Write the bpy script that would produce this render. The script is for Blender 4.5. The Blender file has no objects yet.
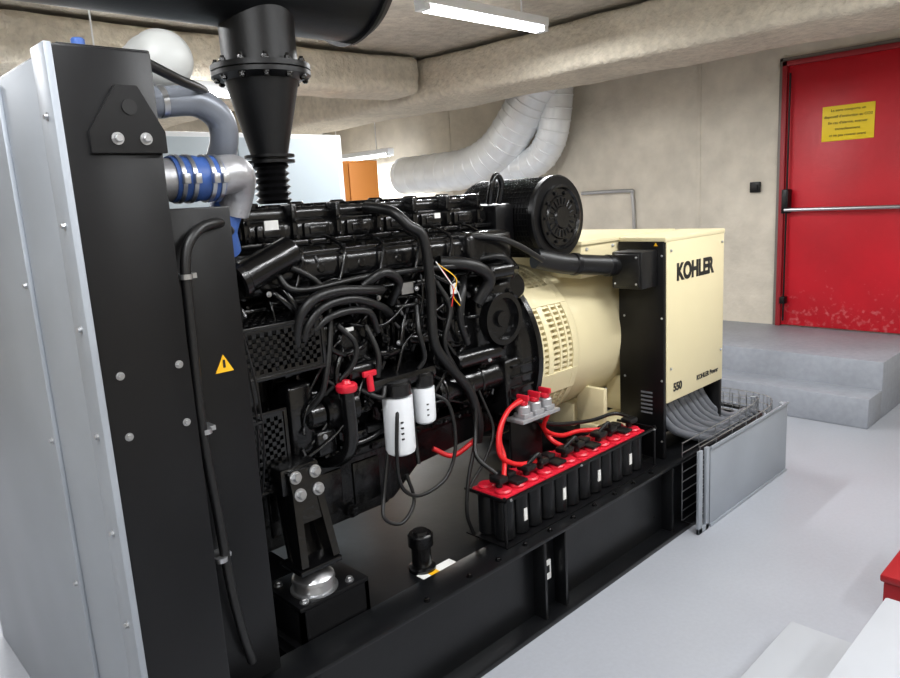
import bpy, bmesh, math, random
from mathutils import Vector, Matrix, noise
random.seed(7)
SC=bpy.context.scene
SC.view_settings.view_transform='Standard'
SC.view_settings.look='None'
COL=SC.collection

# ---------------------------------------------------------------- materials
def lin(col): return tuple(((x/255)/12.92 if x/255<=.04045 else ((x/255+.055)/1.055)**2.4) for x in col)+(1,)
def mat(name,col,rough=.5,metal=0,bump=0,bscale=40,var=0,vscale=3,coat=0,emit=0,spec=.5,rvar=0,speck=0,sscale=30,wear=None):
    m=bpy.data.materials.new(name);m.use_nodes=True
    nt=m.node_tree;N=nt.nodes;L=nt.links
    b=N['Principled BSDF']
    c=lin(col)
    b.inputs['Base Color'].default_value=c
    b.inputs['Roughness'].default_value=rough
    b.inputs['Metallic'].default_value=metal
    b.inputs['Specular IOR Level'].default_value=spec
    if coat:
        b.inputs['Coat Weight'].default_value=coat;b.inputs['Coat Roughness'].default_value=.15
    if emit:
        b.inputs['Emission Color'].default_value=c;b.inputs['Emission Strength'].default_value=emit
    tc=N.new('ShaderNodeTexCoord')
    def nz(scale,detail=5):
        n=N.new('ShaderNodeTexNoise');n.inputs['Scale'].default_value=scale;n.inputs['Detail'].default_value=detail
        L.new(tc.outputs['Object'],n.inputs['Vector']);return n
    out=None
    if var:
        n=nz(vscale)
        cr=N.new('ShaderNodeMapRange');cr.inputs[1].default_value=.3;cr.inputs[2].default_value=.7;L.new(n.outputs['Fac'],cr.inputs[0])
        mx=N.new('ShaderNodeMix');mx.data_type='RGBA'
        mx.inputs[6].default_value=tuple(x*(1-var) for x in c[:3])+(1,)
        mx.inputs[7].default_value=tuple(min(1,x*(1+var)) for x in c[:3])+(1,)
        L.new(cr.outputs[0],mx.inputs[0]);out=mx.outputs[2]
    if speck:
        n=nz(sscale,8)
        cr=N.new('ShaderNodeMapRange');cr.inputs[1].default_value=.35;cr.inputs[2].default_value=.65
        cr.inputs[3].default_value=1-speck;cr.inputs[4].default_value=1+speck*.4;L.new(n.outputs['Fac'],cr.inputs[0])
        mu=N.new('ShaderNodeMix');mu.data_type='RGBA';mu.blend_type='MULTIPLY';mu.inputs[0].default_value=1
        if out: L.new(out,mu.inputs[6])
        else: mu.inputs[6].default_value=c
        L.new(cr.outputs[0],mu.inputs[7]);out=mu.outputs[2]
    if wear:
        z0,z1,wc=wear
        sx=N.new('ShaderNodeSeparateXYZ');L.new(tc.outputs['Object'],sx.inputs[0])
        g=N.new('ShaderNodeMapRange');g.inputs[1].default_value=z0;g.inputs[2].default_value=z1;g.inputs[3].default_value=.14;g.inputs[4].default_value=-.1
        L.new(sx.outputs[2],g.inputs[0]);n=nz(22,12)
        ad=N.new('ShaderNodeMath');ad.operation='ADD';L.new(g.outputs[0],ad.inputs[0]);L.new(n.outputs['Fac'],ad.inputs[1])
        th=N.new('ShaderNodeMapRange');th.inputs[1].default_value=.62;th.inputs[2].default_value=.8;th.inputs[4].default_value=.4;L.new(ad.outputs[0],th.inputs[0])
        mu=N.new('ShaderNodeMix');mu.data_type='RGBA';L.new(th.outputs[0],mu.inputs[0])
        if out: L.new(out,mu.inputs[6])
        else: mu.inputs[6].default_value=c
        mu.inputs[7].default_value=lin(wc);out=mu.outputs[2]
    if out: L.new(out,b.inputs['Base Color'])
    if rvar:
        n=nz(vscale*2)
        mr=N.new('ShaderNodeMapRange');mr.inputs[3].default_value=max(0,rough-rvar);mr.inputs[4].default_value=rough+rvar
        L.new(n.outputs['Fac'],mr.inputs[0]);L.new(mr.outputs[0],b.inputs['Roughness'])
    if bump:
        n=nz(bscale,8)
        bp=N.new('ShaderNodeBump');bp.inputs['Strength'].default_value=bump;bp.inputs['Distance'].default_value=.02
        L.new(n.outputs['Fac'],bp.inputs['Height']);L.new(bp.outputs[0],b.inputs['Normal'])
    return m
BLK=mat('black_gloss_paint',(8,8,9),.22,bump=.07,bscale=60,rvar=.08)
BLKS=mat('black_satin_paint',(9,9,11),.36,rvar=.05,bump=.01,bscale=200,spec=.32)
BLKD=mat('black_deck_paint',(11,12,14),.32,rvar=.1,bump=.02,bscale=30,spec=.4)
BLKM=mat('black_rubber',(10,10,11),.42)
DUCTB=mat('black_heat_paint',(14,15,17),.42,bump=.03,bscale=90,spec=.4)
GALV=mat('galvanised_steel',(154,160,168),.45,metal=.3,var=.07,vscale=4,rvar=.06)
GALVD=mat('galvanised_duct',(240,243,245),.32,metal=.3,var=.06,vscale=5)
STEEL=mat('zinc_steel',(180,181,183),.3,metal=.9)
ALU=mat('cast_aluminium',(175,175,178),.38,metal=.6,bump=.1,bscale=50)
CREAM=mat('cream_paint',(216,204,165),.42,bump=.02,bscale=100)
RED=mat('red_plastic',(200,28,48),.36)
REDT=mat('red_toolbox_paint',(150,16,24),.4)
REDP=mat('red_door_paint',(186,14,32),.42,bump=.05,bscale=25,var=.14,vscale=2,wear=(.4,.95,(215,150,150)))
REDF=mat('red_frame_paint',(150,30,38),.5)
GRYF=mat('grey_door_frame',(120,114,108),.5)
REDC=mat('red_cable',(205,25,30),.4)
WHT=mat('white_canister',(228,231,235),.35)
LBL=mat('white_label',(225,225,222),.5)
YEL=mat('yellow_sign',(236,204,24),.5)
YELW=mat('yellow_label',(240,180,20),.5)
INK=mat('ink_black',(12,12,12),.5)
INKG=mat('sign_text',(90,70,20),.6)
BLUE=mat('blue_silicone_hose',(58,92,160),.45)
GREYH=mat('grey_painted_hose',(122,127,136),.35,metal=.3)
GCAB=mat('grey_cable',(98,101,107),.45)
TANK=mat('translucent_tank',(200,202,200),.4)
CABW=mat('cabinet_paint',(180,192,200),.5)
CABL=mat('cabinet_edge',(228,230,232),.5)
ORG=mat('orange_wood_panel',(190,120,50),.6)
FLOOR=mat('grey_epoxy_floor',(159,162,169),.36,var=.04,vscale=1.5,rvar=.08,bump=.02,bscale=30,speck=.03,sscale=60)
STEP=mat('grey_step_paint',(146,150,158),.5,var=.08,vscale=3,bump=.1,bscale=20,speck=.08,sscale=25)
WALL=mat('beige_concrete',(210,202,187),.85,var=.10,vscale=1.3,bump=.5,bscale=14,speck=.10,sscale=5)
BEAMM=mat('sprayed_insulation',(204,195,178),.95,var=.10,vscale=3,bump=1.0,bscale=26,speck=.14,sscale=18)
CEIL=mat('ceiling_sprayed',(188,180,166),.95,var=.12,vscale=2,bump=1.0,bscale=22,speck=.16,sscale=14)
TUBEM=mat('lamp_tube',(252,253,255),.5,emit=16)
PLINTH=mat('pale_plinth',(168,171,176),.55,var=.04)
PERF_IN=mat('dark_interior',(6,6,7),.6)

# ---------------------------------------------------------------- builders
def empty(name,loc=(0,0,0)):
    e=bpy.data.objects.new(name,None);e.location=loc;e.empty_display_size=.1;COL.objects.link(e);return e
def mk(name,bm,m,parent=None,smooth=False,ang=40):
    bmesh.ops.recalc_face_normals(bm,faces=bm.faces[:])
    me=bpy.data.meshes.new(name);bm.to_mesh(me);bm.free()
    if isinstance(m,(list,tuple)):
        for k in m: me.materials.append(k)
    else: me.materials.append(m)
    o=bpy.data.objects.new(name,me);COL.objects.link(o)
    if parent: o.parent=parent
    if smooth:
        for p in me.polygons:p.use_smooth=True
        try: me.set_sharp_from_angle(angle=math.radians(ang))
        except Exception: pass
    return o
def addbox(bm,x,y,z,bev=0,mi=0,seg=2):
    r=bmesh.ops.create_cube(bm,size=1)
    for v in r['verts']:
        v.co=Vector(((x[0]+x[1])/2+v.co.x*(x[1]-x[0]),(y[0]+y[1])/2+v.co.y*(y[1]-y[0]),(z[0]+z[1])/2+v.co.z*(z[1]-z[0])))
    fs=list({f for v in r['verts'] for f in v.link_faces})
    for f in fs:f.material_index=mi
    if bev:
        es=list({e for v in r['verts'] for e in v.link_edges})
        bmesh.ops.bevel(bm,geom=es,offset=bev,segments=seg,affect='EDGES',profile=.5)
def box(name,m,x,y,z,parent=None,bev=.004,seg=2):
    bm=bmesh.new();addbox(bm,x,y,z,bev,0,seg);return mk(name,bm,m,parent,bev>0)
def frame(d):
    d=Vector(d).normalized();up=Vector((0,0,1)) if abs(d.z)<.9 else Vector((1,0,0))
    a=d.cross(up).normalized();return a,a.cross(d).normalized()
def addlathe(bm,p0,d,prof,seg=32,mi=0,ph=0):
    p0=Vector(p0);d=Vector(d).normalized();a,b=frame(d);rings=[]
    for s,r in prof:
        c=p0+d*s
        if r<1e-5: rings.append([bm.verts.new(c)])
        else: rings.append([bm.verts.new(c+(a*math.cos(ph+2*math.pi*i/seg)+b*math.sin(ph+2*math.pi*i/seg))*r) for i in range(seg)])
    for q in range(len(rings)-1):
        A,B=rings[q],rings[q+1]
        for i in range(seg):
            j=(i+1)%seg
            try:
                if len(A)==1 and len(B)>1: f=bm.faces.new((A[0],B[i],B[j]))
                elif len(B)==1 and len(A)>1: f=bm.faces.new((A[i],A[j],B[0]))
                elif len(A)>1: f=bm.faces.new((A[i],A[j],B[j],B[i]))
                else: continue
                f.material_index=mi
            except ValueError: pass
def lathe(name,m,p0,d,prof,parent=None,seg=32,ang=35):
    bm=bmesh.new();addlathe(bm,p0,d,prof,seg);return mk(name,bm,m,parent,True,ang)
def addcyl(bm,p0,p1,r,seg=24,mi=0,bev=0):
    p0=Vector(p0);p1=Vector(p1);l=(p1-p0).length
    if bev: pr=[(0,0),(0,r-bev),(bev,r),(l-bev,r),(l,r-bev),(l,0)]
    else: pr=[(0,0),(0,r),(l,r),(l,0)]
    addlathe(bm,p0,p1-p0,pr,seg,mi)
def cyl(name,m,p0,p1,r,parent=None,seg=28,bev=.003):
    bm=bmesh.new();addcyl(bm,p0,p1,r,seg,0,bev);return mk(name,bm,m,parent,True)
def smoothpath(pts,n=8):
    P=[Vector(p) for p in pts]
    if len(P)<3: return P
    out=[];Q=[P[0]*2-P[1]]+P+[P[-1]*2-P[-2]]
    for i in range(1,len(Q)-2):
        p0,p1,p2,p3=Q[i-1:i+3]
        for k in range(n):
            t=k/n
            out.append(.5*((2*p1)+(-p0+p2)*t+(2*p0-5*p1+4*p2-p3)*t*t+(-p0+3*p1-3*p2+p3)*t**3))
    out.append(P[-1]);return out
def addtube(bm,pts,r,seg=12,n=8,sm=True,mi=0,cap=True,rf=None):
    P=smoothpath(pts,n) if sm else [Vector(p) for p in pts]
    T=[]
    for i in range(len(P)):
        t=(P[min(i+1,len(P)-1)]-P[max(i-1,0)]);T.append(t.normalized() if t.length>1e-9 else Vector((0,0,1)))
    a,b=frame(T[0]);rings=[]
    for i,p in enumerate(P):
        if i:
            a=(a-T[i]*a.dot(T[i])).normalized()
        b=T[i].cross(a)
        rr=r if rf is None else rf(i/(len(P)-1))*r
        rings.append([bm.verts.new(p+(a*math.cos(2*math.pi*k/seg)+b*math.sin(2*math.pi*k/seg))*rr) for k in range(seg)])
    for A,B in zip(rings,rings[1:]):
        for i in range(seg):
            j=(i+1)%seg;f=bm.faces.new((A[i],A[j],B[j],B[i]));f.material_index=mi
    if cap:
        for R in (rings[0],rings[-1]):
            f=bm.faces.new(R);f.material_index=mi
def tube(name,m,pts,r,parent=None,seg=14,n=8,sm=True,rf=None):
    bm=bmesh.new();addtube(bm,pts,r,seg,n,sm,rf=rf);return mk(name,bm,m,parent,True,50)
def addbolt(bm,p,d,r=.01,mi=0):
    p=Vector(p);d=Vector(d).normalized()
    addlathe(bm,p,d,[(0,0),(0,r*1.45),(r*.3,r*1.45),(r*.3,0)],16,mi)
    addlathe(bm,p+d*r*.3,d,[(0,0),(0,r),(r*.9,r),(r*1.1,r*.8),(r*1.1,0)],6,mi)
def bolts(name,m,L,d,r,parent):
    bm=bmesh.new()
    for p in L:addbolt(bm,p,d,r)
    return mk(name,bm,m,parent)
def prism(name,m,poly,axis,lo,hi,parent=None,bev=.003):
    bm=bmesh.new()
    def P(a,b,c):
        return {'x':(c,a,b),'y':(a,c,b),'z':(a,b,c)}[axis]
    A=[bm.verts.new(P(a,b,lo)) for a,b in poly];B=[bm.verts.new(P(a,b,hi)) for a,b in poly]
    bm.faces.new(A);bm.faces.new(B)
    for i in range(len(poly)):
        j=(i+1)%len(poly);bm.faces.new((A[i],A[j],B[j],B[i]))
    if bev: bmesh.ops.bevel(bm,geom=bm.edges[:],offset=bev,segments=2,affect='EDGES')
    return mk(name,bm,m,parent,bev>0)
def perfplate(name,m,o,ux,uy,nx,ny,parent,th=.003,hole=.3):
    o,ux,uy=Vector(o),Vector(ux),Vector(uy);bm=bmesh.new()
    g=[[bm.verts.new(o+ux*(i/nx)+uy*(j/ny)) for i in range(nx+1)] for j in range(ny+1)]
    fs=[bm.faces.new((g[j][i],g[j][i+1],g[j+1][i+1],g[j+1][i])) for j in range(ny) for i in range(nx)]
    hol=[f for k,f in enumerate(fs) if 0<(k%nx)<nx-1 and 0<(k//nx)<ny-1 and ((k%nx)+(k//nx))%2]
    cell=min(ux.length/nx,uy.length/ny)
    bmesh.ops.inset_individual(bm,faces=hol,thickness=cell*hole)
    bmesh.ops.delete(bm,geom=hol,context='FACES')
    ob=mk(name,bm,m,parent)
    s=ob.modifiers.new('thick','SOLIDIFY');s.thickness=th
    return ob
def text(name,body,m,loc,size,rot,parent,ext=.001,ax='CENTER',bold=0):
    c=bpy.data.curves.new(name,'FONT');c.body=body;c.size=size;c.extrude=ext;c.align_x=ax;c.align_y='CENTER';c.offset=bold
    o=bpy.data.objects.new(name,c);COL.objects.link(o);o.location=loc;o.rotation_euler=rot;c.materials.append(m);o.parent=parent
    return o
RY=(math.pi/2,0,0)
RX=(math.pi/2,0,-math.pi/2)

# ---------------------------------------------------------------- camera
cam=bpy.data.objects.new('camera',bpy.data.cameras.new('camera'));COL.objects.link(cam)
cam.data.sensor_width=36;cam.data.lens=28.8;cam.data.clip_start=.05
R=Matrix(((0.7150,0.1731,-0.6774),(-0.6968,0.0977,-0.7106),(-0.0568,0.9801,0.1905)))
q=R.to_quaternion();q.normalize()
cam.matrix_world=Matrix.Translation((0,0,1.65))@q.to_matrix().to_4x4()
SC.camera=cam

# ---------------------------------------------------------------- room
XW=6.4;XL=-2.6;YB=9.2;YF=-3.2;ZC=2.98
box('floor',FLOOR,(XL-.2,XW+.2),(YF-.2,YB+.2),(-.1,0),bev=0)
box('ceiling',CEIL,(XL-.2,XW+.2),(YF-.2,YB+.2),(ZC,ZC+.1),bev=0)
box('wall_right',WALL,(XW,XW+.2),(YF,YB),(0,ZC),bev=0)
box('wall_left',WALL,(XL-.2,XL),(YF,YB),(0,ZC),bev=0)
box('wall_back',WALL,(XL-.2,XW+.2),(YB,YB+.2),(0,ZC),bev=0)
box('wall_front',WALL,(XL-.2,XW+.2),(YF-.2,YF),(0,ZC),bev=0)
def lumpy(name,x,y,z,amp,m,step=.09):
    bm=bmesh.new();addbox(bm,x,y,z,.06,0,3)
    L=y[1]-y[0] if (y[1]-y[0])>(x[1]-x[0]) else x[1]-x[0]
    ax=1 if (y[1]-y[0])>(x[1]-x[0]) else 0
    n=int(L/step);lo=(y if ax else x)[0]
    for i in range(1,n):
        co=[0,0,0];no=[0,0,0];co[ax]=lo+L*i/n;no[ax]=1
        bmesh.ops.bisect_plane(bm,geom=bm.verts[:]+bm.edges[:]+bm.faces[:],plane_co=co,plane_no=no)
    bmesh.ops.subdivide_edges(bm,edges=[e for e in bm.edges if e.calc_length()>.2],cuts=4,use_grid_fill=True)
    for v in bm.verts:
        v.co+=noise.noise_vector(v.co*1.5)*amp+noise.noise_vector(v.co*8)*amp*.3
    return mk(name,bm,m,None,True,80)
lumpy('ceiling_beam',(4.82,5.6),(YF+.1,YB-.1),(2.57,2.95),.022,BEAMM)
lumpy('ceiling_beam',(3.2,3.7),(5.75,YB-.1),(2.62,2.95),.022,BEAMM)
lumpy('ceiling_beam',(XL+.1,4.78),(5.2,5.7),(2.62,2.95),.022,BEAMM)
tr=empty('trim_1')
for y in (3.25,4.9,6.5): box('joint',WALL,(XW-.006,XW+.02),(y,y+.035),(0,ZC),tr,bev=.003)

# door
d=empty('door_1')
box('leaf',REDP,(XW-.03,XW+.05),(1.47,2.48),(.41,2.56),d,bev=.004)
bm=bmesh.new()
for x in ((1.43,1.47),(2.48,2.52)): addbox(bm,(XW-.05,XW+.05),x,(.40,2.60),.004)
addbox(bm,(XW-.05,XW+.05),(1.43,2.52),(2.56,2.60),.004)
mk('frame',bm,REDF,d,True)
bm=bmesh.new()
for x in ((1.40,1.43),(2.52,2.55)): addbox(bm,(XW-.03,XW+.05),x,(.40,2.63),.004)
addbox(bm,(XW-.03,XW+.05),(1.40,2.55),(2.60,2.63),.004)
mk('outer_frame',bm,GRYF,d,True)
bm=bmesh.new()
addbox(bm,(XW-.11,XW-.02),(2.42,2.475),(1.37,1.57),.008)
addcyl(bm,(XW-.06,2.45,.45),(XW-.06,2.45,1.4),.008,12)
addcyl(bm,(XW-.06,2.45,1.55),(XW-.06,2.45,2.5),.008,12)
addbox(bm,(XW-.09,XW-.02),(2.43,2.475),(.60,.66),.005)
addbox(bm,(XW-.11,XW-.02),(1.5,1.55),(1.36,1.48),.008)
mk('panic_lock',bm,BLKS,d,True)
cyl('panic_bar',STEEL,(XW-.1,1.53,1.40),(XW-.1,2.45,1.40),.016,d)
sg=empty('warning_sign')
box('plate',YEL,(XW-.036,XW-.0305),(1.82,2.2),(1.93,2.2),sg,bev=.002)
for i,t in enumerate(["La zone comporte un","dispositif d'extinction au CO2","En cas d'alarme, evacuer","immediatement","et ne pas revenir avant"]):
    text('line_%d'%i,t,INKG,(XW-.038,2.01,2.165-.048*i),.029,RX,sg)
sw=empty('light_switch')
box('backplate',BLKS,(XW-.03,XW-.001),(2.69,2.78),(1.555,1.645),sw,bev=.006)
box('rocker',PERF_IN,(XW-.04,XW-.028),(2.71,2.76),(1.575,1.625),sw,bev=.004)
tube('wall_conduit',STEEL,[(XW-.03,4.55,1.63),(XW-.03,4.0,1.63),(XW-.03,3.95,1.58),(XW-.03,3.93,1.2),(XW-.03,3.93,.4)],.018)
st=empty('entrance_steps')
box('landing',STEP,(5.37,XW-.002),(1.40,3.1),(.0,.40),st,bev=.008)
box('lower_step',STEP,(5.09,5.372),(1.40,3.1),(.0,.205),st,bev=.008)

# ---------------------------------------------------------------- lights
def fixture(x0,x1,y,z,power,rot=0,vis=True):
    e=empty('fluorescent_batten',((x0+x1)/2,y,z))
    hl=(x1-x0)/2
    box('housing',CABL,(-hl,hl),(-.05,.05),(0,.06),e,bev=.005)
    bm=bmesh.new()
    for s in(-.03,.03): addcyl(bm,(-hl+.05,s,-.02),(hl-.05,s,-.02),.015,14)
    mk('tubes',bm,TUBEM,e,True)
    bm=bmesh.new()
    for s in(-1,1): addbox(bm,tuple(sorted((s*hl,s*(hl-.05)))),(-.045,.045),(-.035,0),.003)
    for s in(-.6,.6): addcyl(bm,(s*hl,0,.05),(s*hl,0,ZC-z),.006,8)
    mk('sockets',bm,CABL,e,True)
    l=bpy.data.lights.new('tube_light','AREA');l.shape='RECTANGLE';l.size=x1-x0;l.size_y=.09;l.energy=power;l.color=(.97,.985,1)
    o=bpy.data.objects.new('tube_light',l);COL.objects.link(o);o.parent=e;o.location=(0,0,-.045)
    e.rotation_euler=(0,0,rot)
    return e
fixture(3.12,4.3,3.37,2.8,58)
fixture(-.9,.6,1.0,2.85,46)
fixture(1.6,3.1,.4,2.85,46)
fixture(3.3,4.7,.6,2.85,40)
fixture(1.2,2.7,-1.4,2.85,42)
fixture(-1.6,-.1,-.9,2.85,42)
fixture(-.6,.9,4.3,2.8,60)
fixture(1.5,3.0,5.0,2.5,55)
fixture(5.2,6.6,7.75,2.25,65,math.pi/2)
fixture(1,2.5,7.2,2.6,60)
w=bpy.data.worlds.new('world');SC.world=w;w.use_nodes=True
w.node_tree.nodes['Background'].inputs[0].default_value=(.9,.95,1,1);w.node_tree.nodes['Background'].inputs[1].default_value=.1

# ---------------------------------------------------------------- skid
sk=empty('generator_base_frame')
bm=bmesh.new()
x0,x1=.72,3.62
for ya,yb,s in((1.62,1.76,-1),(2.80,2.94,1)):
    addbox(bm,(x0,x1),(ya,yb),(.345,.36),.002)
    ym=(ya+yb)/2
    addbox(bm,(x0,x1),(ym-.008,ym+.008),(.02,.35),0)
    addbox(bm,(x0,x1),(ya-.02,yb+.02),(0,.02),.002)
addbox(bm,(x0,x0+.06),(1.7,2.86),(.02,.345),.003)
addbox(bm,(x1-.06,x1),(1.7,2.86),(.02,.345),.003)
addbox(bm,(1.27,x1),(1.76,2.80),(.33,.345),0)
addbox(bm,(1.258,1.27),(1.70,2.86),(.02,.345),0)
addbox(bm,(.98,1.0),(1.76,2.80),(.02,.30),.002)
for x in (.95,1.98,2.11,2.95): addbox(bm,(x,x+.014),(1.625,1.70),(.02,.345),.001)
mk('rails_and_deck',bm,BLKD,sk,True)
box('deck_label',LBL,(1.50,1.66),(1.765,1.815),(.3452,.3475),sk,bev=0)
box('deck_label_mark',YELW,(1.535,1.575),(1.775,1.805),(.3476,.3482),sk,bev=0)
box('lift_label',LBL,(2.03,2.08),(1.675,1.68),(.14,.22),sk,bev=0)
box('lift_label_mark',INK,(2.04,2.07),(1.673,1.675),(.17,.20),sk,bev=0)
bolts('rail_bolts',BLK,[(x,1.65,.36) for x in (1.4,1.6,1.75,1.9,2.05,2.2,2.35,2.5,2.65,2.8)],(0,0,1),.008,sk)
dc=empty('drain_cap')
lathe('cap',BLK,(1.55,1.84,.345),(0,0,1),[(0,0),(0,.05),(.012,.05),(.014,.036),(.09,.036),(.095,.046),(.135,.046),(.14,.04),(.14,.03),(.15,.028),(.15,0)],dc)
# ---------------------------------------------------------------- radiator
ra=empty('radiator')
box('side_panel',BLKS,(.50,.70),(1.62,1.66),(.10,2.0),ra,bev=.006)
box('core_casing',BLKS,(.515,.70),(1.66,2.92),(.10,1.99),ra,bev=.004)
box('base_foot',BLKS,(.50,.70),(1.63,2.93),(0,.10),ra,bev=.004)
box('shroud_side_panel',BLKS,(.70,.885),(1.70,1.73),(.37,1.665),ra,bev=.005)
bm=bmesh.new()
addbox(bm,(.70,.885),(1.73,2.83),(1.60,1.66),.004);addbox(bm,(.70,.885),(1.73,2.83),(.42,.48),.004);addbox(bm,(.70,.885),(2.83,2.86),(.42,1.66),.004)
mk('fan_shroud',bm,BLKS,ra,True)
bm=bmesh.new()
addbox(bm,(.484,.500),(1.612,1.70),(.0,2.0),.003)
addbox(bm,(.490,.512),(1.70,3.25),(.0,1.985),.003)
addbox(bm,(.478,.490),(1.98,3.25),(.0,1.97),.003)
mk('discharge_flange',bm,GALV,ra,True)
bolts('flange_bolts',STEEL,[(.484,1.65,z) for z in(.5,.72,.95,1.18,1.42,1.64,1.86)]+[(.478,2.0,z) for z in(.7,1.1,1.5)],(-1,0,0),.006,ra)
bolts('panel_bolts',STEEL,[(.539,1.62,1.31),(.672,1.62,1.31),(.539,1.62,1.17),(.672,1.62,1.17)],(0,-1,0),.0065,ra)
prism('lifting_bracket',BLKS,[(.545,1.785),(.705,1.785),(.705,1.83),(.655,1.925),(.61,1.925),(.545,1.83)],'y',1.607,1.62,ra,.001)
bolts('lifting_bracket_bolts',STEEL,[(.60,1.607,1.815),(.66,1.607,1.815)],(0,-1,0),.009,ra)
cyl('lifting_eye',PERF_IN,(.633,1.604,1.88),(.633,1.61,1.88),.016,ra,bev=0)
box('top_cap',BLKS,(.512,.70),(1.625,2.93),(1.985,2.003),ra,bev=.003)
cyl('vent_cap',BLUE,(.58,1.70,2.0),(.58,1.70,2.03),.014,ra)
prism('hazard_label',YELW,[(.795,1.25),(.845,1.25),(.82,1.295)],'y',1.698,1.70,ra,bev=0)
box('hazard_mark',INK,(.817,.823),(1.6965,1.698),(1.262,1.282),ra,bev=0)
bm=bmesh.new()
for r in [.12+.03*i for i in range(15)]:
    pts=[(.93,2.28+r*math.cos(t),1.08+r*math.sin(t)) for t in [2*math.pi*k/48 for k in range(49)]]
    addtube(bm,pts,.003,6,sm=False,cap=False)
for k in range(12):
    t=2*math.pi*k/12;addtube(bm,[(.935,2.28+.1*math.cos(t),1.08+.1*math.sin(t)),(.935,2.28+.54*math.cos(t),1.08+.54*math.sin(t)),(.885,2.28+.55*math.cos(t),1.08+.55*math.sin(t))],.004,6,sm=False)
mk('fan_guard',bm,BLKS,ra,True)
bm=bmesh.new()
for k in range(8):
    t=2*math.pi*k/8;u=Vector((0,math.cos(t),math.sin(t)));v=Vector((0,-math.sin(t),math.cos(t)))
    c=Vector((.8,2.28,1.08));q=[c+u*.08-v*.04+Vector((-.02,0,0)),c+u*.5-v*.1+Vector((-.03,0,0)),c+u*.5+v*.06+Vector((.03,0,0)),c+u*.08+v*.04+Vector((.02,0,0))]
    f=bm.faces.new([bm.verts.new(x) for x in q])
addcyl(bm,(.76,2.28,1.08),(.84,2.28,1.08),.1)
mk('fan',bm,BLKM,ra)
et=empty('expansion_tank')
lathe('tank',TANK,(.925,2.02,2.08),(.12,1,0),[(0,0),(.004,.03),(.015,.058),(.04,.078),(.07,.086),(.14,.086),(.145,.089),(.155,.089),(.16,.086),(.30,.086),(.34,.06),(.36,0)],et,40,60)
box('tank_bracket',BLKS,(.84,1.05),(2.05,2.35),(1.98,1.995),et)
box('bracket_leg',BLKS,(.70,.9),(2.1,2.3),(1.955,1.98),et)
ch=empty('coolant_hose')
tube('upper_hose',GREYH,[(.70,1.85,1.925),(.80,1.85,1.93),(.90,1.85,1.935),(.965,1.86,1.90),(.985,1.88,1.84),(.985,1.95,1.77),(.99,2.05,1.72)],.038,ch,seg=20)
bm=bmesh.new()
for x in(.80,): addcyl(bm,(x,1.85,1.93),(x+.015,1.85,1.932),.041)
mk('hose_clamp',bm,STEEL,ch,True)
ic=empty('charge_air_pipe')
cyl('stub',ALU,(.70,1.85,1.735),(.83,1.85,1.74),.054,ic)
lathe('blue_sleeve',BLUE,(.805,1.85,1.74),(1,0,0),[(0,0),(0,.058),(.02,.06),(.05,.056),(.065,.06),(.08,.056),(.11,.06),(.13,.058),(.13,0)],ic)
bm=bmesh.new()
for x in(.815,.845,.895,.92):
    addcyl(bm,(x,1.85,1.74),(x+.011,1.85,1.74),.0625,28);addbox(bm,(x-.003,x+.014),(1.775,1.80),(1.725,1.75),.002)
mk('band_clamps',bm,STEEL,ic,True)
tube('elbow',ALU,[(.92,1.85,1.74),(.965,1.85,1.75),(1.0,1.865,1.745),(1.01,1.90,1.70),(1.0,1.92,1.65)],.052,ic,seg=24)
tube('lower_sleeve',BLUE,[(.995,1.92,1.67),(.97,1.93,1.60),(.99,1.96,1.54)],.046,ic,seg=20)
tube('filler_pipe',BLKM,[(.70,1.66,1.985),(.80,1.72,1.965),(.93,1.85,1.96),(1.0,2.0,1.94)],.012,ch)
rc=empty('harness_hose')
tube('hose',BLKM,[(.93,1.80,1.60),(.85,1.70,1.625),(.78,1.67,1.61),(.735,1.655,1.55),(.725,1.65,1.40),(.72,1.65,1.13),(.735,1.655,.9),(.745,1.655,.7),(.765,1.66,.55),(.79,1.68,.45)],.0125,rc)
bm=bmesh.new()
for z in(1.5,1.12,.78): addcyl(bm,(.728,1.652,z),(.728,1.652,z+.012),.0165,16);addbox(bm,(.72,.76),(1.66,1.70),(z,z+.012),0)
mk('hose_clips',bm,STEEL,rc,True)

# ---------------------------------------------------------------- exhaust
ex=empty('exhaust_pipe')
EX,EY=1.43,2.40
lathe('cone',DUCTB,(EX,EY,1.83),(0,0,1),[(0,.065),(.02,.068),(.27,.13),(.285,.175),(.30,.175)],ex,40)
lathe('upper_pipe',DUCTB,(EX,EY,2.135),(0,0,1),[(0,.13),(0,.175),(.018,.175),(.018,.132),(.13,.132),(.25,.14)],ex,40)
lathe('bellows',BLKS,(EX,EY,1.67),(0,0,1),[(z*.012,.066 if z%2 else .052) for z in range(12)]+[(.145,.06),(.145,.09),(.155,.09),(.155,.062),(.165,.062),(.165,.09),(.175,.09),(.175,.05)],ex,36)
L=[];bm=bmesh.new()
for k in range(12):
    t=2*math.pi*k/12+.1;x=EX+.155*math.cos(t);y=EY+.155*math.sin(t)
    addcyl(bm,(x,y,2.095),(x,y,2.175),.007,8);addbolt(bm,(x,y,2.153),(0,0,1),.011);addbolt(bm,(x,y,2.113),(0,0,-1),.011)
mk('flange_bolts',bm,BLK,ex)
si=empty('exhaust_silencer')
lathe('shell',DUCTB,(-.35,2.42,2.57),(1,0,0),[(0,0),(.03,.15),(.08,.27),(.12,.285),(2.2,.285),(2.2,.30),(2.215,.30),(2.215,.285),(2.26,.27),(2.31,.2),(2.34,.1),(2.35,0)],si,56)
bm=bmesh.new()
for x in(.3,1.5): addbox(bm,(x,x+.05),(2.12,2.15),(2.55,ZC),.003);addbox(bm,(x,x+.05),(2.69,2.72),(2.55,ZC),.003)
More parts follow.
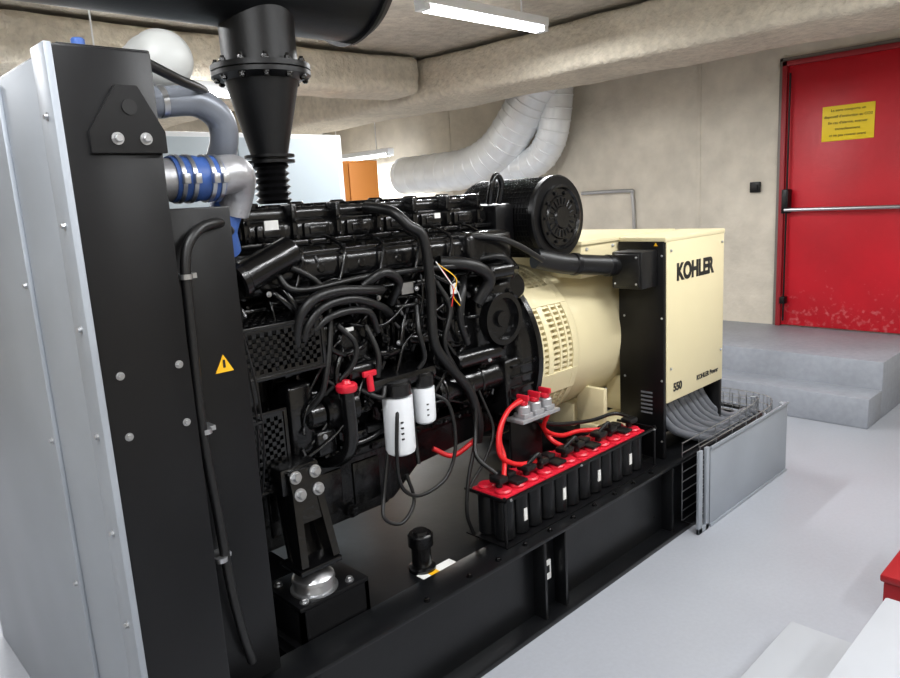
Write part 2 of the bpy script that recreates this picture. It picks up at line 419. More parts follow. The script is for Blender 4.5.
mk('hangers',bm,DUCTB,si,True)

# ---------------------------------------------------------------- engine
en=empty('diesel_engine')
box('crankcase',BLK,(1.0,2.25),(2.10,2.5),(.75,1.37),en,bev=.02)
box('cylinder_head',BLK,(1.05,2.24),(2.12,2.5),(1.36,1.54),en,bev=.012)
bm=bmesh.new()
addbox(bm,(1.10,2.26),(2.09,2.48),(1.53,1.615),.03,0,3)
addbox(bm,(1.13,2.23),(2.12,2.46),(1.60,1.655),.02,0,3)
for i in range(7):
    x=1.12+.176*i;addbox(bm,(x,x+.022),(2.075,2.47),(1.535,1.665),.006)
for i in range(6):
    x=1.165+.176*i;addbox(bm,(x,x+.105),(2.078,2.10),(1.548,1.60),.008)
    addbox(bm,(x+.02,x+.085),(2.072,2.08),(1.56,1.588),.004)
    addcyl(bm,(x+.052,2.2,1.65),(x+.052,2.2,1.672),.028,20,0,.004)
for i in range(24): addbox(bm,(1.14+.047*i,1.150+.047*i),(2.13,2.45),(1.65,1.663),0)
addbox(bm,(1.10,2.25),(2.068,2.085),(1.527,1.545),.004)
mk('rocker_cover',bm,BLK,en,True)
bolts('rocker_bolts',BLK,[(1.131+.176*i,2.075,z) for i in range(7) for z in(1.555,1.61)]+[(1.18+.088*i,2.068,1.536) for i in range(12)],(0,-1,0),.008,en)
bm=bmesh.new()
addbox(bm,(1.15,2.18),(1.97,2.10),(1.405,1.505),.035,0,4)
for i in range(6):
    x=1.20+.165*i;addbox(bm,(x,x+.085),(2.0,2.14),(1.36,1.50),.02,0,3);addbox(bm,(x+.02,x+.065),(1.96,1.99),(1.42,1.49),.01)
    addcyl(bm,(x+.12,1.965,1.455),(x+.12,1.98,1.455),.016,14,0,.004)
addbox(bm,(1.98,2.24),(1.94,2.10),(1.38,1.52),.03,0,3)
addbox(bm,(1.15,2.15),(1.985,2.0),(1.497,1.512),.003)
mk('intake_manifold',bm,BLK,en,True)
bolts('manifold_bolts',BLKS,[(1.19+.0825*i,2.0,1.51) for i in range(12)],(0,0,1),.009,en)
tube('fuel_rail',BLK,[(1.12,1.98,1.36),(1.5,1.97,1.36),(2.1,1.97,1.355)],.016,en)
bm=bmesh.new()
for i in range(6):
    x=1.2+.165*i
    addtube(bm,[(x,1.975,1.37),(x+.01,1.955,1.40),(x+.05,1.965,1.50),(x+.06,2.03,1.535),(x+.06,2.08,1.55)],.006,8)
    addtube(bm,[(x+.06,1.975,1.36),(x+.07,1.955,1.33),(x+.1,1.96,1.28),(x+.09,2.03,1.25)],.006,8)
mk('injector_lines',bm,BLK,en,True)
bm=bmesh.new()
for i in range(6):
    x=1.15+.17*i;addbox(bm,(x,x+.12),(2.06,2.12),(1.0,1.28),.02,0,3);addcyl(bm,(x+.06,2.05,1.14),(x+.06,2.1,1.14),.04,20,0,.006)
for i in range(8): addbox(bm,(1.08+.15*i,1.10+.15*i),(2.04,2.12),(.78,1.36),.005)
addbox(bm,(1.02,2.2),(2.03,2.12),(.76,.80),.008);addbox(bm,(1.02,2.2),(2.03,2.12),(1.31,1.35),.008)
mk('block_ribs',bm,BLK,en,True)
bolts('block_bolts',BLK,[(1.06+.075*i,2.03,.78) for i in range(15)]+[(1.06+.075*i,2.03,1.33) for i in range(15)],(0,-1,0),.008,en)
prism('timing_cover',BLK,[(1.98,.76),(2.58,.76),(2.6,1.3),(2.5,1.5),(2.12,1.5),(1.96,1.3)],'x',.95,1.06,en,.015)
prism('oil_sump',BLK,[(1.02,.80),(1.02,.56),(1.05,.53),(1.60,.53),(1.66,.57),(1.72,.66),(2.24,.66),(2.24,.80)],'y',2.04,2.5,en,.018)
bolts('sump_bolts',BLKS,[(1.05+.08*i,2.035,.785) for i in range(15)],(0,-1,0),.007,en)
bm=bmesh.new()
for i in range(3): addbox(bm,(1.08+.17*i,1.20+.17*i),(2.032,2.045),(.58,.74),.006)
addbolt(bm,(1.40,2.03,.57),(0,-1,0),.018)
mk('sump_panels',bm,BLK,en,True)
lathe('flywheel_housing',BLK,(2.19,2.28,.97),(1,0,0),[(0,0),(0,.36),(.02,.39),(.10,.39),(.10,.41),(.13,.41),(.13,0)],en,48)
bm=bmesh.new()
addbox(bm,(2.0,2.22),(1.93,2.2),(.98,1.32),.03,0,3)
addlathe(bm,(2.11,1.94,1.17),(0,-1,0),[(0,0),(0,.10),(.02,.105),(.05,.105),(.05,.085),(.025,.08),(.025,0)],32)
addlathe(bm,(2.11,1.93,1.17),(0,-1,0),[(0,0),(0,.04),(.03,.03),(.03,0)],20)
addbox(bm,(2.12,2.30),(1.90,2.05),(.75,1.0),.02,0,3)
addbox(bm,(1.88,2.02),(1.96,2.1),(1.0,1.2),.02,0,3)
for i in range(5): addbox(bm,(2.14,2.27),(1.885,1.91),(.78+.045*i,.79+.045*i),.003)
addcyl(bm,(2.2,1.93,1.33),(2.2,2.0,1.40),.05,24,0,.01);addcyl(bm,(2.05,1.92,1.36),(2.18,1.92,1.36),.035,20,0,.008)
addlathe(bm,(2.24,1.97,1.28),(0,-1,.2),[(0,0),(0,.05),(.03,.055),(.04,.045),(.04,0)],24)
mk('rear_housing',bm,BLK,en,True)
bolts('housing_bolts',BLK,[(2.11+.125*math.cos(t),1.93,1.17+.125*math.sin(t)) for t in [k*math.pi/4+.2 for k in range(8)]],(0,-1,0),.009,en)
bm=bmesh.new()
for k in range(16):
    t=2*math.pi*k/16;addbolt(bm,(2.29,2.28+.385*math.cos(t),.97+.385*math.sin(t)),(-1,0,0),.010)
mk('flywheel_bolts',bm,BLKS,en)
# belt guards
bm=bmesh.new();addbox(bm,(1.0,1.22),(1.95,2.06),(1.18,1.32),.01);mk('charging_alternator',bm,PERF_IN,en,True)
perfplate('belt_guard_front',BLK,(.97,1.90,1.16),(.285,0,0),(0,0,.15),21,11,en,hole=.12)
perfplate('belt_guard_top',BLK,(.97,1.90,1.31),(.285,0,0),(0,.15,.035),21,11,en,hole=.12)
perfplate('belt_guard_end',BLK,(1.255,1.90,1.16),(0,.16,0),(0,0,.15),11,11,en,hole=.12)
bm=bmesh.new()
addbox(bm,(.965,1.26),(1.893,1.905),(1.15,1.163),.003);addbox(bm,(.965,1.26),(1.893,1.905),(1.303,1.316),.004);addbox(bm,(1.248,1.26),(1.893,1.905),(1.155,1.31),.003);addbox(bm,(.965,.977),(1.893,1.905),(1.155,1.31),.003)
mk('belt_guard_lip',bm,BLK,en,True)
perfplate('lower_guard_front',BLK,(.94,1.93,.79),(.17,0,0),(0,0,.25),13,19,en,hole=.12)
perfplate('lower_guard_end',BLK,(1.11,1.93,.79),(0,.15,0),(0,0,.25),11,19,en,hole=.12)
bm=bmesh.new()
for z in(.785,1.035): addbox(bm,(.935,1.115),(1.922,1.935),(z,z+.012),.003)
addbox(bm,(1.103,1.115),(1.922,1.935),(.79,1.04),.003)
mk('lower_guard_lip',bm,BLK,en,True)
cyl('crank_pulley',BLKM,(.95,2.28,.95),(1.0,2.28,.95),.14,en)
bm=bmesh.new()
addbox(bm,(1.56,1.80),(1.99,2.06),(1.12,1.30),.01)
for i in range(9): addbox(bm,(1.575+.025*i,1.583+.025*i),(1.975,1.995),(1.13,1.29),0)
addbox(bm,(1.30,1.5),(1.98,2.06),(1.05,1.27),.02,0,3);addcyl(bm,(1.40,1.95,1.2),(1.40,2.0,1.2),.05,24,0,.008)
addcyl(bm,(1.27,1.97,.98),(1.40,1.97,.98),.06,24,0,.01);addcyl(bm,(1.20,1.97,.98),(1.27,1.97,.98),.045,24,0,.01)
addcyl(bm,(1.78,1.98,.93),(2.15,1.98,.93),.062,28,0,.01);addcyl(bm,(1.86,1.93,1.04),(2.1,1.93,1.04),.035,24,0,.008)
addcyl(bm,(1.80,1.98,.93),(1.83,1.98,.93),.068,28,0,.004);addcyl(bm,(2.0,1.98,.93),(2.02,1.98,.93),.068,28,0,.004)
addbox(bm,(1.42,1.74),(1.90,2.05),(1.01,1.06),.015)
addcyl(bm,(1.54,1.90,.985),(1.54,1.90,1.04),.052,24,0,.008);addcyl(bm,(1.68,1.92,.985),(1.68,1.92,1.04),.043,24,0,.008)
addbox(bm,(1.05,1.3),(1.98,2.1),(1.38,1.5),.03,0,3);addcyl(bm,(1.02,1.95,1.45),(1.22,1.97,1.52),.05,24,0,.01)
addcyl(bm,(1.00,1.95,1.443),(1.03,1.953,1.453),.06,24,0,.006)
addbox(bm,(1.22,1.30),(1.93,2.06),(.84,.93),.015,0,3);addbox(bm,(1.14,1.24),(1.95,2.06),(.86,1.10),.02,0,3)
addcyl(bm,(1.36,1.94,1.10),(1.50,1.94,1.10),.03,20,0,.006);addbox(bm,(1.83,1.9),(1.95,2.05),(1.10,1.3),.015,0,3)
mk('pumps_and_ecu',bm,BLK,en,True)
rnd=random.Random(21)
bm=bmesh.new()
for i in range(110):
    x=rnd.uniform(1.12,2.15);z=rnd.uniform(.82,1.36);y=rnd.uniform(1.97,2.05);k=rnd.random()
    if k<.4:
        r=rnd.uniform(.010,.028);addcyl(bm,(x,y-.03,z),(x,y+.05,z),r,16,0,.003);addbolt(bm,(x,y-.03,z),(0,-1,0),r*.5)
    elif k<.7:
        a,b=rnd.uniform(.02,.07),rnd.uniform(.015,.04);addbox(bm,(x,x+a),(y-.02,y+.06),(z,z+b),.006)
        addbolt(bm,(x+a*.5,y-.02,z+b*.5),(0,-1,0),.007)
    else:
        l=rnd.uniform(.05,.14);addcyl(bm,(x,y-.01,z),(x+l,y-.01,z+rnd.uniform(-.02,.02)),rnd.uniform(.012,.022),14,0,.004)
mk('castings_and_plugs',bm,BLK,en,True)
bm=bmesh.new()
for i in range(40):
    x=rnd.uniform(1.15,2.05);z=rnd.uniform(.86,1.38);x2=min(2.15,max(1.12,x+rnd.uniform(-.3,.3)));z2=min(1.4,max(.84,z+rnd.uniform(-.25,.25)))
    ym=rnd.uniform(1.92,1.97)
    addtube(bm,[(x,2.03,z),(x,ym+.02,z+rnd.uniform(-.03,.03)),((x+x2)/2+rnd.uniform(-.05,.05),ym,(z+z2)/2+rnd.uniform(-.06,.06)),(x2,ym+.02,z2),(x2,2.03,z2)],rnd.choice((.005,.006,.008,.010)),8)
mk('pipe_runs',bm,BLK,en,True,60)
bm=bmesh.new()
for i in range(30):
    x=rnd.uniform(1.12,2.2);z=rnd.uniform(.84,1.5);addcyl(bm,(x,1.935,z),(x+rnd.uniform(-.03,.03),1.945,z+.02),.006,8)
mk('clips',bm,BLKS,en,True)
for nm,x,y,r,z0,z1 in(('fuel_filter_large',1.54,1.90,.054,.775,.985),('fuel_filter_small',1.68,1.92,.042,.85,.985)):
    lathe(nm,WHT,(x,y,z0),(0,0,1),[(0,0),(0,r*.7),(.008,r*.93),(.02,r),(z1-z0,r),(z1-z0,0)],en,32)
bm=bmesh.new()
for k in range(4): addbox(bm,(1.51,1.53),(1.850,1.858),(.84+.02*k,.846+.02*k),0)
for k in range(3): addbox(bm,(1.66,1.675),(1.880,1.888),(.885+.02*k,.890+.02*k),0)
mk('filter_print',bm,INK,en)
tube('oil_filler_pipe',BLK,[(1.33,1.90,1.05),(1.33,1.90,.88),(1.31,1.93,.82),(1.28,2.0,.80)],.024,en)
lathe('red_filler_cap',RED,(1.33,1.90,1.05),(0,0,1),[(0,0),(0,.032),(.006,.036),(.022,.036),(.028,.03),(.028,.018),(.038,.012),(.038,0)],en,12)
bm=bmesh.new();addcyl(bm,(1.43,1.9,1.03),(1.425,1.9,1.09),.012,14);addbox(bm,(1.40,1.455),(1.893,1.907),(1.08,1.10),.004)
mk('red_valve',bm,RED,en,True)
H=[([(1.17,1.93,1.16),(1.17,1.9,1.30),(1.22,1.88,1.37),(1.32,1.88,1.385),(1.45,1.9,1.37),(1.53,1.93,1.36)],.016),
([(1.19,1.93,1.2),(1.20,1.9,1.28),(1.26,1.89,1.34),(1.38,1.89,1.35),(1.52,1.92,1.30),(1.6,1.97,1.25)],.014),
([(1.21,1.92,1.25),(1.30,1.89,1.31),(1.44,1.9,1.30),(1.5,1.93,1.22)],.012),
([(1.62,2.1,1.64),(1.63,1.97,1.62),(1.66,1.92,1.57),(1.71,1.9,1.52),(1.73,1.9,1.35),(1.73,1.9,1.15),(1.80,1.9,1.04),(1.90,1.9,.92),(1.94,1.9,.79),(1.95,1.92,.70)],.019),
([(1.60,1.97,1.30),(1.60,1.92,1.38),(1.52,1.9,1.42),(1.46,1.94,1.38)],.016),
([(1.95,1.95,1.35),(1.9,1.91,1.30),(1.88,1.91,1.2),(1.93,1.93,1.1)],.014),
([(1.28,1.96,1.04),(1.36,1.91,1.12),(1.38,1.9,1.2),(1.33,1.92,1.27)],.009),
([(1.9,2.1,1.50),(2.05,1.92,1.50),(2.2,1.9,1.46),(2.35,1.88,1.38)],.012),
([(2.0,2.0,1.40),(2.1,1.90,1.42),(2.2,1.92,1.36),(2.24,1.98,1.28)],.012),
([(1.85,1.97,1.42),(1.95,1.90,1.40),(2.03,1.89,1.34),(2.0,1.93,1.25)],.024),
([(1.1,1.95,1.52),(1.3,1.93,1.38),(1.25,1.9,1.1),(1.2,1.95,1.0)],.010),
([(1.45,1.93,1.25),(1.47,1.9,1.15),(1.46,1.9,1.07)],.010),
([(1.7,1.95,1.3),(1.66,1.9,1.2),(1.68,1.9,1.1),(1.66,1.92,1.05)],.009),
([(1.40,1.94,1.04),(1.46,1.89,1.00),(1.49,1.9,1.03)],.009),
([(1.14,1.95,1.46),(1.2,1.92,1.40),(1.5,1.94,1.41),(1.9,1.93,1.40),(2.1,1.93,1.34)],.010),
([(1.8,1.95,1.36),(1.84,1.92,1.25),(1.8,1.92,1.12),(1.86,1.92,1.0)],.010)]
bm=bmesh.new()
for p,r in H: addtube(bm,p,r,12)
mk('hoses',bm,BLKM,en,True,60)
HW=[([(1.56,1.9,.99),(1.50,1.86,.92),(1.49,1.86,.7),(1.56,1.85,.62),(1.70,1.85,.64),(1.76,1.85,.75),(1.76,1.87,.9),(1.70,1.9,.96)],.007),
([(1.50,1.92,.8),(1.45,1.9,.65),(1.42,1.87,.58),(1.48,1.85,.545),(1.55,1.86,.6),(1.54,1.88,.7)],.007),
([(1.62,1.93,.95),(1.61,1.9,.8),(1.6,1.88,.72)],.008),
([(1.95,1.93,.95),(1.9,1.88,.75),(1.83,1.86,.6),(1.8,1.85,.47),(1.83,1.85,.37)],.008),
([(1.98,1.93,.9),(2.0,1.88,.75),(1.93,1.86,.65),(1.83,1.86,.56)],.006)]
bm=bmesh.new()
for p,r in HW: addtube(bm,p,r,10)
mk('drain_hoses',bm,BLKM,en,True,60)
tube('wire_yellow',YELW,[(1.80,1.93,1.42),(1.86,1.9,1.36),(1.84,1.9,1.30),(1.88,1.9,1.25)],.002,en,seg=8)
tube('wire_white',LBL,[(1.79,1.93,1.43),(1.83,1.9,1.35),(1.87,1.9,1.30),(1.89,1.9,1.22)],.002,en,seg=8)
tube('wire_red',REDC,[(1.81,1.93,1.41),(1.84,1.9,1.33),(1.83,1.9,1.26)],.002,en,seg=8)
for i,(x,y,z,w_,h_) in enumerate(((1.19,2.07,1.585,.05,.03),(1.62,1.93,1.33,.055,.04),(1.93,2.07,1.58,.03,.02),(1.36,1.93,1.24,.04,.012),(1.86,1.93,1.30,.03,.04))):
    box('label_%d'%i,LBL if i!=1 else STEEL,(x,x+w_),(y,y+.005),(z,z+h_),en,bev=0)
bolts('bright_bolts',STEEL,[(1.53,1.95,1.33),(1.60,1.945,1.16),(1.78,1.94,1.15),(1.68,1.92,1.345),(1.10,1.93,1.40),(1.9,1.93,1.05),(2.02,1.9,1.02),(1.25,1.93,.91),(1.45,1.93,1.11)],(0,-1,0),.006,en)
# ---- engine mount
em=empty('engine_mount')
bm=bmesh.new()
addbox(bm,(1.0,1.255),(1.765,1.98),(.455,.47),.002)
addbox(bm,(1.0,1.015),(1.765,1.98),(.345,.455),0);addbox(bm,(1.24,1.255),(1.765,1.98),(.345,.455),0)
addbox(bm,(1.0,1.255),(1.765,1.78),(.345,.455),0);addbox(bm,(.98,1.256),(1.762,2.0),(.30,.345),.002)
mk('pedestal',bm,BLKS,em,True)
lathe('isolator',STEEL,(1.10,1.84,.471),(0,0,1),[(0,0),(0,.075),(.006,.075),(.008,.066),(.03,.062),(.034,.068),(.045,.066),(.065,.045),(.07,.02),(.09,.02),(.09,0)],em,32)
bolts('mount_bolts',STEEL,[(1.03,1.79,.47),(1.03,1.94,.47),(1.20,1.79,.47),(1.20,1.94,.47)],(0,0,1),.010,em)
bm=bmesh.new()
addbox(bm,(1.025,1.175),(1.78,1.90),(.555,.572),.003)
def hexa(bm,V):
    V=[bm.verts.new(v) for v in V]
    for q in((0,1,2,3),(4,5,6,7),(0,1,5,4),(1,2,6,5),(2,3,7,6),(3,0,4,7)): bm.faces.new([V[k] for k in q])
def slab(bm,a,b,w,t,w2=None,t2=None):
    a=Vector(a);b=Vector(b);d=(b-a).normalized();s=Vector((1,0,0));n=d.cross(s).normalized()
    w2=w2 or w;t2=t2 or t
    hexa(bm,[a+s*w*i+n*t*j for i,j in((-1,-1),(1,-1),(1,1),(-1,1))]+[b+s*w2*i+n*t2*j for i,j in((-1,-1),(1,-1),(1,1),(-1,1))])
slab(bm,(1.045,1.81,.57),(1.075,1.90,.85),.012,.025,.012,.05)
slab(bm,(1.160,1.81,.57),(1.145,1.90,.85),.012,.025,.012,.05)
slab(bm,(1.10,1.87,.565),(1.105,1.96,.85),.06,.008,.04,.008)
slab(bm,(1.11,1.83,.70),(1.11,1.86,.86),.050,.010,.055,.010)
addbox(bm,(1.04,1.18),(1.87,2.06),(.78,.87),.012)
mk('mount_legs',bm,BLK,em,True)
bolts('leg_bolts',STEEL,[(1.075,1.845,.845),(1.145,1.845,.845),(1.08,1.835,.79),(1.145,1.835,.79)],(0,-1,.15),.014,em)

# ---------------------------------------------------------------- air filter
af=empty('air_filter')
AX,AZ=2.56,1.545
lathe('body',BLKS,(AX,1.95,AZ),(0,1,0),[(0,0),(0,.175),(.008,.182),(.03,.182),(.03,.172),(.46,.172),(.46,.15),(.48,.1),(.48,0)],af,48)
lathe('end_cap',BLK,(AX,1.95,AZ),(0,-1,0),[(0,.14),(.012,.14),(.014,.13),(.004,.122),(.004,.095),(.012,.09),(.012,.05),(.02,.045),(.02,0)],af,48)
bm=bmesh.new()
for k in range(20):
    t=2*math.pi*k/20;a,c=math.cos(t),math.sin(t);addtube(bm,[(AX+a*.055,1.936,AZ+c*.055),(AX+a*.085,1.936,AZ+c*.085)],.003,5,sm=False)
for k in range(10):
    t=2*math.pi*k/10;a,c=math.cos(t),math.sin(t);addcyl(bm,(AX+a*.108,1.944,AZ+c*.108),(AX+a*.108,1.938,AZ+c*.108),.008,10)
for k in range(44):
    t=2*math.pi*k/44;addcyl(bm,(AX+.175*math.cos(t),1.985,AZ+.175*math.sin(t)),(AX+.175*math.cos(t),2.40,AZ+.175*math.sin(t)),.003,6)
for k in range(26):
    y=1.99+.016*k;addtube(bm,[(AX+.176*math.cos(t),y,AZ+.176*math.sin(t)) for t in [2*math.pi*j/40 for j in range(41)]],.0024,5,sm=False,cap=False)
mk('mesh_cage',bm,BLKS,af,True)
tube('lifting_hook',BLK,[(2.22,2.05,1.62),(2.22,2.03,1.70),(2.25,2.03,1.735),(2.28,2.03,1.70),(2.28,2.05,1.62)],.012,af)
bm=bmesh.new();addbox(bm,(2.30,2.62),(2.1,2.3),(1.44,1.46),.004);addbox(bm,(2.26,2.38),(2.05,2.3),(1.44,1.62),.02);mk('bracket',bm,BLKS,af,True)
ai=empty('air_intake_hose')
tube('hose',BLKM,[(2.42,1.98,1.38),(2.55,1.93,1.345),(2.70,1.90,1.325),(2.86,1.86,1.305)],.045,ai,seg=20,n=24)
bm=bmesh.new()
for p0,p1 in(((2.60,1.918,1.338),(2.63,1.912,1.334)),((2.80,1.878,1.312),(2.83,1.87,1.308))): addcyl(bm,p0,p1,.05,24,0,.004)
mk('collars',bm,BLKS,ai,True)
# ---------------------------------------------------------------- alternator
al=empty('alternator')
AC=(2.28,.95)
bm=bmesh.new()
addlathe(bm,(2.32,AC[0],AC[1]),(1,0,0),[(0,0),(0,.395),(.03,.395),(.035,.375)],64)
addlathe(bm,(2.32,AC[0],AC[1]),(1,0,0),[(.07,.33),(.07,.385),(.10,.388),(.10,.33)],64)
addlathe(bm,(2.32,AC[0],AC[1]),(1,0,0),[(.24,.33),(.24,.388),(.28,.385),(.30,.375),(.30,.33)],64)
addlathe(bm,(2.62,AC[0],AC[1]),(1,0,0),[(0,.33),(0,.352),(.02,.36),(.5,.36),(.52,.37),(.58,.37),(.60,.34),(.85,.33),(.87,.2),(.87,0)],64)
mk('housing',bm,CREAM,al,True)
lathe('housing_inner',CREAM,(2.34,AC[0],AC[1]),(1,0,0),[(0,.358),(.26,.358)],al,48)
bm=bmesh.new()
def onring(bm,x0,x1,t,w,r0,r1):
    c=Vector((0,math.cos(t),math.sin(t)));s=Vector((0,-math.sin(t),math.cos(t)));V=[]
    for x in(x0,x1):
        for a,b in((r0,-w),(r1,-w),(r1,w),(r0,w)):
            V.append(Vector((x,AC[0],AC[1]))+c*a+s*b)
    hexa(bm,V)
for k in range(96):
    t=2*math.pi*k/96
    onring(bm,2.34,2.60,t,.0055,.355,.382)
for k in range(6):
    t=2*math.pi*(k+.3)/6;onring(bm,2.34,2.60,t,.05,.35,.386)
for r in(2.47,2.52):
    addlathe(bm,(r,AC[0],AC[1]),(1,0,0),[(0,.36),(0,.386),(.012,.386),(.012,.36)],64)
mk('louvres',bm,CREAM,al,True)
bm=bmesh.new()
for s in(-1,1):
    y0=2.28+s*.3
    addbox(bm,(2.78,3.12),(y0-.1,y0+.05) if s<0 else(y0-.05,y0+.1),(.50,.54),.006)
    addbox(bm,(2.80,2.83),(y0-.08,y0+.08),(.54,.72),.006);addbox(bm,(3.06,3.09),(y0-.08,y0+.08),(.54,.72),.006)
addbox(bm,(2.80,3.09),(2.08,2.48),(.50,.62),.01)
mk('feet',bm,CREAM,al,True)
bm=bmesh.new();addbox(bm,(2.75,3.15),(1.93,2.7),(.361,.50),.005);mk('foot_beam',bm,BLKS,al,True)
box('terminal_box',CREAM,(2.70,3.52),(1.94,2.62),(1.26,1.425),al,bev=.008)
box('terminal_box_lid',CREAM,(2.69,3.53),(1.93,2.63),(1.41,1.43),al,bev=.004)
bolts('box_bolts',STEEL,[(2.74,1.94,1.39),(2.95,1.94,1.39),(2.74,1.94,1.29)],(0,-1,0),.006,al)
# ---------------------------------------------------------------- control cabinet
cc=empty('control_cabinet')
box('side_plate',BLKS,(2.985,3.01),(1.690,1.93),(.361,1.405),cc,bev=.003)
box('body',CREAM,(3.005,3.58),(1.685,1.92),(.635,1.405),cc,bev=.006)
bm=bmesh.new();addbox(bm,(2.99,3.585),(1.683,1.93),(1.40,1.425),.006);mk('lid',bm,CREAM,cc,True)
box('right_frame',BLKS,(3.56,3.585),(1.69,1.92),(.361,.64),cc)
box('lower_back',BLKS,(3.0,3.58),(1.88,1.92),(.361,.637),cc)
text('brand_lettering','KOHLER',INK,(3.275,1.684,1.25),.098,RY,cc,bold=.0045).scale=(.98,1.1,1)
text('rating_lettering','550',INK,(3.105,1.684,.70),.055,RY,cc,bold=.002)
text('maker_lettering','KOHLER Power',INK,(3.41,1.684,.70),.034,RY,cc,bold=.001)
bolts('cabinet_screws',STEEL,[(3.04,1.684,1.36),(3.04,1.684,.80),(3.55,1.684,1.36),(3.55,1.684,.80)],(0,-1,0),.005,cc)
bm=bmesh.new()
for i in range(6): addbox(bm,(2.981,2.986),(1.75,1.81),(.58+.02*i,.588+.02*i),0)
mk('vents',bm,GCAB,cc)
bolts('side_screws',STEEL,[(2.985,1.70,z) for z in(.45,.75,1.05,1.34)]+[(2.985,1.90,z) for z in(.45,.75,1.05)],(-1,0,0),.004,cc)
jb=empty('junction_box')
bm=bmesh.new();addbox(bm,(2.85,2.984),(1.72,1.88),(1.20,1.37),.008);addbox(bm,(2.84,2.86),(1.73,1.87),(1.21,1.36),.006)
mk('box',bm,BLKM,jb,True)
bolts('screws',STEEL,[(2.84,1.745,1.225),(2.84,1.855,1.225),(2.84,1.745,1.345),(2.84,1.855,1.345)],(-1,0,0),.004,jb)
prism('yellow_mark',YELW,[(1.72,1.385),(1.74,1.385),(1.73,1.40)],'x',2.983,2.9845,cc,bev=0)
pc=empty('power_cable_bundle')
bm=bmesh.new()
for i in range(9):
    x=3.05+.053*i
    addtube(bm,[(x,1.78+.02*(i%2),.64),(x+.01,1.75,.56),(x+.08,1.72,.47),(x+.22,1.69+.01*(i%2),.40),(x+.40,1.66,.34+.006*i),(x+.60,1.66,.25)],.0205,12)
mk('cables',bm,GCAB,pc,True,60)
# ---------------------------------------------------------------- cable tray
ct=empty('cable_tray')
box('cover_plate',GALV,(3.15,4.08),(1.535,1.542),(.0,.41),ct,bev=.001)
bm=bmesh.new()
addbox(bm,(3.03,3.065),(1.53,1.545),(0,.42),.002);addbox(bm,(3.10,3.13),(1.53,1.545),(0,.42),.002);addbox(bm,(3.03,3.13),(1.53,1.545),(.0,.03),.002)
addbox(bm,(4.04,4.08),(1.542,1.57),(0,.41),.002)
addbox(bm,(3.15,4.08),(1.528,1.535),(.40,.415),.001);addbox(bm,(3.15,4.08),(1.528,1.535),(.0,.015),.001)
mk('posts',bm,GALV,ct,True)
bm=bmesh.new()
def offs(o):
    return [(3.07,1.55+o),(3.70,1.55+o),(3.90,1.56+o),(4.05-o*.3,1.62+o*.7),(4.10-o,1.74),(4.11-o,1.95),(4.11-o,2.3)]
for o in(0,.09):
    for z in (.03,.08,.13,.18,.23,.28,.33,.38,.43):
        addtube(bm,[(x,y,z) for x,y in offs(o)],.0025,6)
A=smoothpath([(x,y,0) for x,y in offs(0)],8);B=smoothpath([(x,y,0) for x,y in offs(.09)],8)
for i,(a,b) in enumerate(zip(A,B)):
    if i%2: continue
    addtube(bm,[(a.x,a.y,.435),(a.x,a.y,.03),(b.x,b.y,.03),(b.x,b.y,.435)],.0025,6,sm=False)
mk('wire_mesh',bm,STEEL,ct,True)
bm=bmesh.new()
for k in range(9):
    addtube(bm,[(3.30+.02*k,1.61+.005*k,.06+.035*k),(3.85,1.60+.004*k,.06+.035*k),(4.0,1.66,.06+.035*k),(4.06,1.85,.06+.035*k),(4.06,2.25,.06+.035*k)],.014,8)
mk('tray_cables',bm,BLKM,ct,True,60)
# ---------------------------------------------------------------- batteries
for i in range(4):
    e=empty('starter_battery');x=1.85+.247*i;y=1.70
    bm=bmesh.new()
    for c in range(3):
        for r in range(2):
            addcyl(bm,(x+.041+.081*c,y+.040+.085*r,.366),(x+.041+.081*c,y+.040+.085*r,.53),.0395,28,0,.006)
    addbox(bm,(x+.02,x+.224),(y+.035,y+.13),(.368,.53),.004)
    mk('cells',bm,BLKD,e,True)
    bm=bmesh.new();addbox(bm,(x+.002,x+.243),(y-.002,y+.172),(.525,.552),.008)
    for c in range(3): addcyl(bm,(x+.041+.08*c,y+.040,.545),(x+.041+.08*c,y+.040,.566),.034,20,0,.006);addcyl(bm,(x+.041+.08*c,y+.128,.545),(x+.041+.08*c,y+.128,.566),.034,20,0,.006)
    mk('lid',bm,RED,e,True)
    bm=bmesh.new();addcyl(bm,(x+.04,y+.06,.566),(x+.04,y+.06,.60),.014,14,0,.003);addbox(bm,(x+.015,x+.065),(y+.03,y+.09),(.585,.612),.008)
    addcyl(bm,(x+.2,y+.06,.566),(x+.2,y+.06,.60),.014,14,0,.003);addbox(bm,(x+.175,x+.235),(y+.03,y+.09),(.585,.61),.008)
    addbox(bm,(x+.09,x+.155),(y+.01,y+.16),(.567,.58),.005);addbox(bm,(x+.10,x+.145),(y+.06,y+.11),(.58,.60),.006)
    addbox(bm,(x,x+.246),(y-.004,y-.001),(.528,.545),0)
    mk('terminals',bm,BLKM,e,True)
    box('label',LBL,(x+.110,x+.128),(y-.001,y+.003),(.42,.47),e,bev=0)
bt=empty('battery_tray')
bm=bmesh.new()
addbox(bm,(1.83,2.90),(1.675,1.69),(.541,.552),.002)
addbox(bm,(1.83,2.90),(1.675,1.89),(.3605,.3655),0)
addbox(bm,(1.83,1.84),(1.675,1.89),(.541,.552),.002);addbox(bm,(2.89,2.90),(1.675,1.89),(.541,.552),.002)
for x in(1.835,2.89): addcyl(bm,(x,1.685,.365),(x,1.685,.56),.006,10)
mk('clamp_frame',bm,BLKS,bt,True)
bolts('clamp_bolts',STEEL,[(x,1.675,.547) for x in(1.86,2.3,2.87)],(0,-1,0),.004,bt)
bc=empty('battery_cable')
bm=bmesh.new()
